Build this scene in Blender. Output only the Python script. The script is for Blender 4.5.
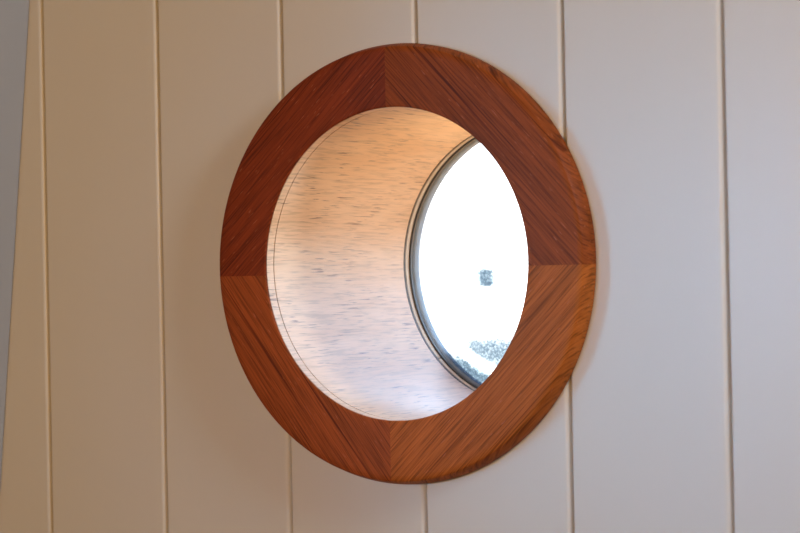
import bpy, bmesh, math, random
from math import sin, cos, pi, asin
from mathutils import Vector, Matrix
S = bpy.context.scene
COL = S.collection
for o in list(bpy.data.objects): bpy.data.objects.remove(o)

# ------------------------------------------------------------ camera
cd = bpy.data.cameras.new('camera'); cam = bpy.data.objects.new('camera', cd); COL.objects.link(cam)
S.camera = cam
CP = Vector((0.89539, -1.36778, -0.01196))
F = Vector((-0.54835, 0.83622, 0.00611)).normalized()
U = Vector((0.02002, 0.00582, 0.99978))
X = F.cross(U).normalized(); U = X.cross(F)
cam.matrix_world = Matrix(((X.x, U.x, -F.x, CP.x), (X.y, U.y, -F.y, CP.y), (X.z, U.z, -F.z, CP.z), (0, 0, 0, 1)))
cd.sensor_width = 36; cd.lens = 2177.33 / 800 * 36
cd.clip_start = 0.01; cd.clip_end = 200
cd.dof.use_dof = True; cd.dof.focus_distance = 1.66; cd.dof.aperture_fstop = 10

# ------------------------------------------------------------ world, lights, exposure
W = bpy.data.worlds.new('world'); S.world = W; W.use_nodes = True
nt = W.node_tree; nt.nodes.clear()
wo = nt.nodes.new('ShaderNodeOutputWorld'); bg = nt.nodes.new('ShaderNodeBackground')
tc = nt.nodes.new('ShaderNodeTexCoord'); sp = nt.nodes.new('ShaderNodeSeparateXYZ')
cr = nt.nodes.new('ShaderNodeValToRGB'); mr = nt.nodes.new('ShaderNodeMapRange')
mr.inputs[1].default_value = -1; mr.inputs[2].default_value = 1
nt.links.new(tc.outputs['Generated'], sp.inputs[0]); nt.links.new(sp.outputs[2], mr.inputs[0])
nt.links.new(mr.outputs[0], cr.inputs[0]); nt.links.new(cr.outputs[0], bg.inputs[0]); nt.links.new(bg.outputs[0], wo.inputs[0])
e = cr.color_ramp.elements
e[0].position = 0.0; e[0].color = (0.42, 0.22, 0.10, 1)      # sunlit quay below the horizon
e[1].position = 1.0; e[1].color = (0.6, 0.85, 1.3, 1)
for p, c in ((0.40, (0.90, 0.49, 0.22, 1)), (0.465, (0.97, 0.95, 0.92, 1)), (0.52, (1, 1, 1, 1)), (0.60, (0.85, 1.08, 1.45, 1))):
    k = e.new(p); k.color = c
bg.inputs[1].default_value = 4.3

def area(name, loc, target, size, power, color, spread=180):
    l = bpy.data.lights.new(name, 'AREA'); l.shape = 'RECTANGLE'; l.size, l.size_y = size
    l.energy = power; l.color = color; l.spread = math.radians(spread)
    o = bpy.data.objects.new(name, l); COL.objects.link(o); o.location = loc
    o.rotation_euler = (Vector(target) - Vector(loc)).to_track_quat('-Z', 'Y').to_euler()
    return o
area('daylight_beam', (-0.30, -1.5, 0.05), (0.56, 0, -0.30), (0.22, 0.22), 1.0, (0.24, 0.52, 0.95), 66)
area('added_rake', (-0.33, -0.50, 0.02), (0.55, 0, -0.07), (0.10, 0.45), 0.49, (0.20, 0.61, 1.0), 64)  # added grazing light with no opening behind it; throws the ring's shadow rightward
area('added_side_light', (1.72, -0.36, 0.90), (0.1, 0, 0.0), (0.30, 0.5), 8.8, (0.80, 0.90, 1.0), 110)  # added cool light high on the right, no hatch built; brightens groove edges
area('warm_lamp', (0.1, -1.9, 0.10), (0.0, 0, -0.1), (0.5, 0.3), 13.0, (1.0, 0.555, 0.165))
S.view_settings.view_transform = 'Standard'; S.view_settings.look = 'None'
S.view_settings.exposure = 0; S.view_settings.gamma = 1; S.view_settings.use_curve_mapping = False

# ------------------------------------------------------------ materials
def mat(name):
    m = bpy.data.materials.new(name); m.use_nodes = True
    t = m.node_tree; return m, t, t.nodes['Principled BSDF']
def ramp(t, src, stops):
    r = t.nodes.new('ShaderNodeValToRGB'); t.links.new(src, r.inputs[0]); el = r.color_ramp.elements
    while len(el) > 1: el.remove(el[-1])
    el[0].position, el[0].color = stops[0][0], (*stops[0][1], 1)
    for p, c in stops[1:]:
        k = el.new(p); k.color = (*c, 1)
    return r.outputs[0]
def mixc(t, mode, fac, a, b):
    n = t.nodes.new('ShaderNodeMix'); n.data_type = 'RGBA'; n.blend_type = mode
    for i, v in ((0, fac), (6, a), (7, b)):
        if hasattr(v, 'default_value'): t.links.new(v, n.inputs[i])
        else: n.inputs[i].default_value = v if i == 0 else (*v, 1)
    return n.outputs[2]
def noise(t, vec, scale, detail=3, rough=0.5, dist=0):
    n = t.nodes.new('ShaderNodeTexNoise'); t.links.new(vec, n.inputs['Vector'])
    n.inputs['Scale'].default_value = scale; n.inputs['Detail'].default_value = detail
    n.inputs['Roughness'].default_value = rough; n.inputs['Distortion'].default_value = dist
    return n.outputs[0]
def mapped(t, loc=(0, 0, 0), rot=(0, 0, 0), scale=(1, 1, 1), src=None):
    """object coordinates rotated first, then stretched"""
    if src is None:
        src = t.nodes.new('ShaderNodeTexCoord').outputs['Object']
    a = t.nodes.new('ShaderNodeMapping'); a.inputs['Rotation'].default_value = rot; a.inputs['Location'].default_value = loc
    t.links.new(src, a.inputs[0])
    b = t.nodes.new('ShaderNodeMapping'); b.inputs['Scale'].default_value = scale
    t.links.new(a.outputs[0], b.inputs[0]); return b.outputs[0]
G = lambda v: (v, v, v)

def teak(name, ang, seed, tone):
    """oiled teak, grain along direction `ang` in the wall plane"""
    m, t, p = mat(name)
    rot = (0, math.radians(ang), 0); loc = (seed * 3.1, 0, seed * 1.7)
    v = mapped(t, loc, rot, (6, 60, 95))
    broad = noise(t, v, 1.0, 3, 0.6, 0.4)
    base = ramp(t, broad, [(0.3, [c * .84 for c in tone]), (0.5, tone), (0.72, [c * 1.18 for c in tone])])
    v2 = mapped(t, loc, rot, (24, 90, 1150))
    fine = noise(t, v2, 1.0, 2, 0.6)
    base = mixc(t, 'MULTIPLY', 0.75, base, ramp(t, fine, [(0.35, G(.38)), (0.49, G(.95)), (0.66, G(1.25))]))
    v3 = mapped(t, (seed, 2, 5), rot, (4, 40, 380))
    line = noise(t, v3, 1.0, 1, 0.5, 0.2)
    base = mixc(t, 'MULTIPLY', 0.7, base, ramp(t, line, [(0.28, (.30, .22, .18)), (0.345, G(1))]))
    v4 = mapped(t, (seed, 7, 1), rot, (110, 700, 900))
    fl = noise(t, v4, 1.0, 1, 0.5)
    base = mixc(t, 'MIX', ramp(t, fl, [(0.69, G(0)), (0.78, G(.5))]), base, (.52, .17, .08))
    t.links.new(base, p.inputs['Base Color'])
    p.inputs['Roughness'].default_value = 0.46
    p.inputs['Specular IOR Level'].default_value = 0.10
    b = t.nodes.new('ShaderNodeBump'); b.inputs['Strength'].default_value = 0.25; b.inputs['Distance'].default_value = 0.0006
    t.links.new(fine, b.inputs['Height']); t.links.new(b.outputs[0], p.inputs['Normal'])
    return m
def liner_wood():
    m, t, p = mat('liner_wood')
    broad = noise(t, mapped(t, (1, 0, 2), (0, 0, 0), (14, 3.5, 22)), 1.0, 3, 0.6, 0.3)
    base = ramp(t, broad, [(0.3, (.66, .41, .24)), (0.5, (.75, .52, .345)), (0.72, (.82, .61, .44))])
    f = noise(t, mapped(t, scale=(330, 32, 620)), 1.0, 2, 0.6, 0.2)
    base = mixc(t, 'MULTIPLY', 0.4, base, ramp(t, f, [(0.36, G(.45)), (0.47, G(.9)), (0.6, G(1.08))]))
    # dark open pores, clustered
    pores = noise(t, mapped(t, (3, 1, 0), scale=(230, 45, 1000)), 1.0, 1, 0.5, 0.3)
    clus = noise(t, mapped(t, (0, 4, 0), scale=(20, 16, 30)), 1.0, 2, 0.6)
    pm = t.nodes.new('ShaderNodeMath'); pm.operation = 'MULTIPLY'
    t.links.new(ramp(t, pores, [(0.30, G(1)), (0.39, G(0))]), pm.inputs[0])
    t.links.new(ramp(t, clus, [(0.38, G(.15)), (0.62, G(1))]), pm.inputs[1])
    base = mixc(t, 'MIX', pm.outputs[0], base, (.20, .12, .10))
    t.links.new(base, p.inputs['Base Color'])
    p.inputs['Roughness'].default_value = 0.36
    b = t.nodes.new('ShaderNodeBump'); b.inputs['Strength'].default_value = 0.3; b.inputs['Distance'].default_value = 0.0005
    t.links.new(f, b.inputs['Height']); t.links.new(b.outputs[0], p.inputs['Normal'])
    return m
def paint(name, col, rough=0.36):
    m, t, p = mat(name)
    n = noise(t, mapped(t, scale=(5, 5, 2)), 1.0, 3, 0.6)
    c = ramp(t, n, [(0.3, [v * .97 for v in col]), (0.7, col)])
    t.links.new(c, p.inputs['Base Color']); p.inputs['Roughness'].default_value = rough
    n2 = noise(t, mapped(t, scale=(60, 60, 12)), 1.0, 2, 0.5)
    b = t.nodes.new('ShaderNodeBump'); b.inputs['Strength'].default_value = 0.12; b.inputs['Distance'].default_value = 0.001
    t.links.new(n2, b.inputs['Height']); t.links.new(b.outputs[0], p.inputs['Normal'])
    return m
def plain(name, col, rough=0.5, metal=0.0):
    m, t, p = mat(name)
    n = noise(t, mapped(t, scale=(90, 90, 90)), 1.0, 3, 0.6)
    t.links.new(ramp(t, n, [(0.3, [v * .8 for v in col]), (0.7, col)]), p.inputs['Base Color'])
    p.inputs['Roughness'].default_value = rough; p.inputs['Metallic'].default_value = metal
    return m
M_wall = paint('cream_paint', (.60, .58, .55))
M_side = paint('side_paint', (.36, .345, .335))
M_ceil = paint('ceiling_paint', (.6, .58, .55))
M_floor = teak('floor_teak', 0, 9, (.25, .11, .05))
M_tan = plain('tan_sealant', (.86, .77, .62), .5)
M_black = plain('black_rubber', (.006, .007, .009), .45)
M_slate = plain('slate_rubber', (.05, .065, .08), .4)
M_alu = plain('painted_rim', (.28, .37, .45), .6, 0)
M_liner = liner_wood()

def glass_mat():
    m = bpy.data.materials.new('salted_glass'); m.use_nodes = True; t = m.node_tree; t.nodes.clear()
    out = t.nodes.new('ShaderNodeOutputMaterial')
    tr = t.nodes.new('ShaderNodeBsdfTransparent'); tr.inputs[0].default_value = (.97, .99, .99, 1)
    gl = t.nodes.new('ShaderNodeBsdfGlossy'); gl.inputs['Roughness'].default_value = 0.02
    fr = t.nodes.new('ShaderNodeFresnel'); fr.inputs[0].default_value = 1.2
    mx = t.nodes.new('ShaderNodeMixShader'); t.links.new(fr.outputs[0], mx.inputs[0]); t.links.new(tr.outputs[0], mx.inputs[1]); t.links.new(gl.outputs[0], mx.inputs[2])
    co = t.nodes.new('ShaderNodeTexCoord').outputs['Object']
    s = t.nodes.new('ShaderNodeSeparateXYZ'); t.links.new(co, s.inputs[0])
    def math_(op, a, b=None, c=None):
        n = t.nodes.new('ShaderNodeMath'); n.operation = op
        for i, v in enumerate((a, b, c)):
            if v is None: continue
            if hasattr(v, 'default_value'): t.links.new(v, n.inputs[i])
            else: n.inputs[i].default_value = v
        return n.outputs[0]
    def step(v, a, b):
        n = t.nodes.new('ShaderNodeMapRange'); n.clamp = True; n.interpolation_type = 'SMOOTHSTEP'
        t.links.new(v, n.inputs[0]); n.inputs[1].default_value = a; n.inputs[2].default_value = b
        return n.outputs[0]
    def dist(x, z):
        dx = math_('SUBTRACT', s.outputs[0], x); dz = math_('SUBTRACT', s.outputs[2], z)
        return math_('SQRT', math_('ADD', math_('MULTIPLY', dx, dx), math_('MULTIPLY', dz, dz)))
    wob = noise(t, co, 60, 2, .6)
    speck = noise(t, co, 520, 3, .75)
    # dried salt spray: crescent low on the pane
    r0 = math_('ADD', dist(0, 0), math_('MULTIPLY', wob, .012))
    zz = math_('ADD', s.outputs[2], math_('MULTIPLY', wob, .02))
    low = step(zz, GL['z0'] + .004, GL['z0'] - .012)
    band1 = math_('MULTIPLY', low, step(r0, GL['r1'] + .005, GL['r1'] - .004))
    band2 = math_('MULTIPLY', step(zz, GL['z0'] - .01, GL['z0'] - .03), step(r0, GL['r1'] + .009, GL['r1'] + .012))
    ax = math_('ABSOLUTE', math_('SUBTRACT', s.outputs[0], GL['spot'][0])); az = math_('ABSOLUTE', math_('SUBTRACT', s.outputs[2], GL['spot'][1]))
    dsp = math_('ADD', math_('MAXIMUM', ax, az), math_('MULTIPLY', wob, .006))
    spot = step(dsp, .0122, .0075)
    msk = math_('MAXIMUM', math_('MULTIPLY', band1, .55), math_('MAXIMUM', math_('MULTIPLY', band2, .75), math_('MULTIPLY', spot, .7)))
    msk = math_('MULTIPLY', msk, math_('ADD', .58, step(speck, .36, .70)))
    msk = math_('MINIMUM', msk, 1.0)
    inv = math_('SUBTRACT', 1.0, msk); msk = math_('SUBTRACT', 1.0, math_('MULTIPLY', inv, inv))
    salt = t.nodes.new('ShaderNodeBsdfTransparent'); salt.inputs[0].default_value = GL['tint']
    df = t.nodes.new('ShaderNodeBsdfDiffuse'); df.inputs[0].default_value = (.6, .68, .72, 1)
    m2 = t.nodes.new('ShaderNodeMixShader'); m2.inputs[0].default_value = .1
    t.links.new(salt.outputs[0], m2.inputs[1]); t.links.new(df.outputs[0], m2.inputs[2])
    m3 = t.nodes.new('ShaderNodeMixShader'); t.links.new(msk, m3.inputs[0]); t.links.new(mx.outputs[0], m3.inputs[1]); t.links.new(m2.outputs[0], m3.inputs[2])
    t.links.new(m3.outputs[0], out.inputs[0])
    return m

# ------------------------------------------------------------ geometry helpers
def link(name, bm, m, parent=None, smooth=None):
    bmesh.ops.recalc_face_normals(bm, faces=bm.faces)
    me = bpy.data.meshes.new(name); bm.to_mesh(me); bm.free()
    o = bpy.data.objects.new(name, me); COL.objects.link(o); me.materials.append(m)
    if smooth is not None:
        me.shade_smooth(); me.set_sharp_from_angle(angle=math.radians(smooth))
    if parent: o.parent = parent
    return o
def struct(name, bm, m):
    o = link(name, bm, m); o['kind'] = 'structure'; return o
def box(bm, a, b):
    vs = [bm.verts.new((x, y, z)) for x in (a[0], b[0]) for y in (a[1], b[1]) for z in (a[2], b[2])]
    for f in ((0, 1, 3, 2), (4, 6, 7, 5), (0, 4, 5, 1), (2, 3, 7, 6), (0, 2, 6, 4), (1, 5, 7, 3)):
        bm.faces.new([vs[i] for i in f])
    return bm
def sweep(profile, n=160, a0=None, a1=None, bm=None):
    """turn a closed (radius, y) profile about the porthole axis; a0/a1 give the end angle at each radius"""
    bm = bm or bmesh.new(); full = a0 is None
    rings = []
    for i in range(n if full else n + 1):
        row = []
        for r, y in profile:
            th = 2 * pi * i / n if full else a0(r) + (a1(r) - a0(r)) * i / n
            row.append(bm.verts.new((r * cos(th), y, r * sin(th))))
        rings.append(row)
    k = len(profile)
    for i in range(n if full else n):
        A, B = rings[i], rings[(i + 1) % len(rings)]
        for j in range(k):
            bm.faces.new((A[j], A[(j + 1) % k], B[(j + 1) % k], B[j]))
    if not full:
        bm.faces.new(rings[0]); bm.faces.new(rings[-1][::-1])
    return bm
def tube(ri, ro, y0, y1, **k): return sweep([(ri, y0), (ro, y0), (ro, y1), (ri, y1)], **k)

# ------------------------------------------------------------ setting
T, R, RF, RI, JY, D = 0.0145, 0.165, 0.1611, 0.1168, -0.0036, 0.1815
G0, PITCH = -0.35651, 0.12453
HULL = 0.20
ZT, ZB, XR, YF = 1.45, -1.15, 2.0, -2.5
prof = [(-0.62, 0.0)]
i = -2
while G0 + i * PITCH < XR - .02:
    x = G0 + i * PITCH
    for k in range(9):                         # rounded board edge, narrow gap, sharper board edge
        a = k / 8 * math.radians(78); prof.append((x - .0056 + .0052 * sin(a), .0030 * (1 - cos(a))))
    prof += [(x - .0003, .0030), (x + .0005, .0026), (x + .0007, .0016), (x + .0014, .0005), (x + .0022, 0)]
    i += 1
prof += [(XR, 0), (XR, HULL), (-0.62, HULL)]
bm = bmesh.new()
A = [bm.verts.new((x, y, ZB)) for x, y in prof]; B = [bm.verts.new((x, y, ZT)) for x, y in prof]
for j in range(len(prof)):
    k = (j + 1) % len(prof); bm.faces.new((A[j], A[k], B[k], B[j]))
bm.faces.new(A); bm.faces.new(B)
wall = struct('wall_back', bm, M_wall)
cb = bmesh.new()
lo = [cb.verts.new((.1245 * cos(2 * pi * q / 160), -.1, .1245 * sin(2 * pi * q / 160))) for q in range(160)]
hi = [cb.verts.new((v.co.x, HULL + .1, v.co.z)) for v in lo]
for q in range(160): cb.faces.new((lo[q], lo[(q + 1) % 160], hi[(q + 1) % 160], hi[q]))
cb.faces.new(lo); cb.faces.new(hi)
cut = link('cutter', cb, M_wall)
md = wall.modifiers.new('hole', 'BOOLEAN'); md.operation = 'DIFFERENCE'; md.object = cut; md.solver = 'EXACT'
bpy.context.view_layer.update()
dg = bpy.context.evaluated_depsgraph_get()
me = bpy.data.meshes.new_from_object(wall.evaluated_get(dg))
wall.modifiers.clear(); wall.data = me
bpy.data.objects.remove(cut)

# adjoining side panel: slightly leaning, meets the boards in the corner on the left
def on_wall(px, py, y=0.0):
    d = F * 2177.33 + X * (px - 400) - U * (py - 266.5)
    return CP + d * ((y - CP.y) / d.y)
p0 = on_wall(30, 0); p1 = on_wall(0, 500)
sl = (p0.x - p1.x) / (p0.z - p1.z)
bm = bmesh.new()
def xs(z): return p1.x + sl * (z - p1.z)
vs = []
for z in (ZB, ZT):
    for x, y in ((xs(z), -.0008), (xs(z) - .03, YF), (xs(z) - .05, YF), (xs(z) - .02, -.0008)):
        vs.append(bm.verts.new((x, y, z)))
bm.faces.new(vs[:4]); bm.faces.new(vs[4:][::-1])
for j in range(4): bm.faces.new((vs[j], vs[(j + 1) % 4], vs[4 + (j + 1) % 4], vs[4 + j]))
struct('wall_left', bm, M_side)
struct('wall_right', box(bmesh.new(), (XR, YF, ZB), (XR + .05, HULL, ZT)), M_ceil)
struct('wall_front', box(bmesh.new(), (-.8, YF - .05, ZB), (XR + .05, YF, ZT)), M_ceil)
struct('ceiling', box(bmesh.new(), (-.8, YF - .05, ZT), (XR + .05, HULL, ZT + .05)), M_ceil)
struct('floor', box(bmesh.new(), (-.8, YF - .05, ZB - .05), (XR + .05, HULL, ZB)), M_floor)

# ------------------------------------------------------------ porthole
root = bpy.data.objects.new('porthole', None); COL.objects.link(root)
root['label'] = 'round porthole with a broad teak trim ring and pale wooden tunnel set in cream boards'
root['category'] = 'porthole'

def ring_profile():
    pr = [(RI + .0014, -T)]
    for k in range(1, 5):                      # eased inner edge
        a = k / 4 * pi / 2; pr.append((RI + .0014 - .0012 * sin(a), -T + .0012 * (1 - cos(a))))
    pr += [(RI + .0002, -T + .0018), (RI + .0022, -T + .0020), (RI + .0022, JY - .0003), (.1240, JY - .0003), (.1262, -.0001), (R, -.0001), (R, -T + .0092), (R - .0004, -T + .0080)]
    pr += [(RF + .0014, -T + .0014), (RF + .0008, -T + .0006), (RF, -T + .0001)]   # canted outer edge
    # front face split so it shades flat
    pr += [(RF - .004, -T)]
    return pr
def jt(base, off): return lambda r: base + asin(off / r)
J = [jt(0, -.0037), jt(pi / 2, .0020), jt(pi, .0066), jt(1.5 * pi, -.0038), jt(2 * pi, -.0037)]
tones = [(.235, .050, .009), (.195, .033, .008), (.285, .064, .014), (.37, .098, .017)]  # wood tone per quarter, with part of the ring's uneven lighting coloured in
angs = [-46, 42, -52, 44]
eps = -.00001
for q in range(4):
    m = teak('teak_quarter_%d' % q, angs[q], q + 1, tones[q])
    a0 = (lambda r, f=J[q]: f(r) + eps / r); a1 = (lambda r, f=J[q + 1]: f(r) - eps / r)
    link('trim_segment', sweep(ring_profile(), 60, a0, a1), m, root, 35)

link('tunnel_liner', tube(RI, .1243, JY + .0006, D, n=200), M_liner, root, 35)
link('inner_edging', tube(RI, .0020 + RI, -T + .0022, JY - .0003, n=200), M_liner, root, 35)
# seals and rim at the outer end
link('bedding_seal', tube(RI - .0002, .1243, D + .0004, D + .0022, n=200), M_black, root, 35)['label'] = 'thin black seal'
ga = math.radians(222.5)
def gasket(a, b):
    return tube(RI - .0004, .1243, D + .0027, D + .0075, n=240, a0=lambda r: a, a1=lambda r: b)
link('sealant_ring', gasket(ga + .006, ga + 2 * pi - .006), M_tan, root, 35)
link('rubber_gasket', sweep([(RI - .0012, D + .0075), (.1243, D + .0075), (.1243, D + .0108), (RI - .0018, D + .0108), (RI - .0018, D + .0082)], 200), M_slate, root, 35)
bm = tube(RI + .0008, .1243, D + .0027, D + .0072, n=4, a0=lambda r: ga - .0055, a1=lambda r: ga + .0055)
link('seal_joint', bm, M_black, root)
link('window_rim', sweep([(RI - .0025, D + .0124), (RI - .0020, D + .0109), (.1243, D + .0109), (.1243, D + .0208), (RI - .0028, D + .0208), (RI - .0028, D + .0135)], 200), M_alu, root, 35)
YG = D + .0140
gs = on_wall(484.5, 278, YG)
GL = dict(spot=(gs.x, gs.z), z0=-.048, r1=.100, tint=(.165, .24, .30, 1))
link('glass_pane', sweep([(0.0001, YG), (RI - .0023, YG), (RI - .0023, YG + .005), (0.0001, YG + .005)], 120), glass_mat(), root, 35)['label'] = 'clear glass pane with dried salt along its lower edge and one small smudge'
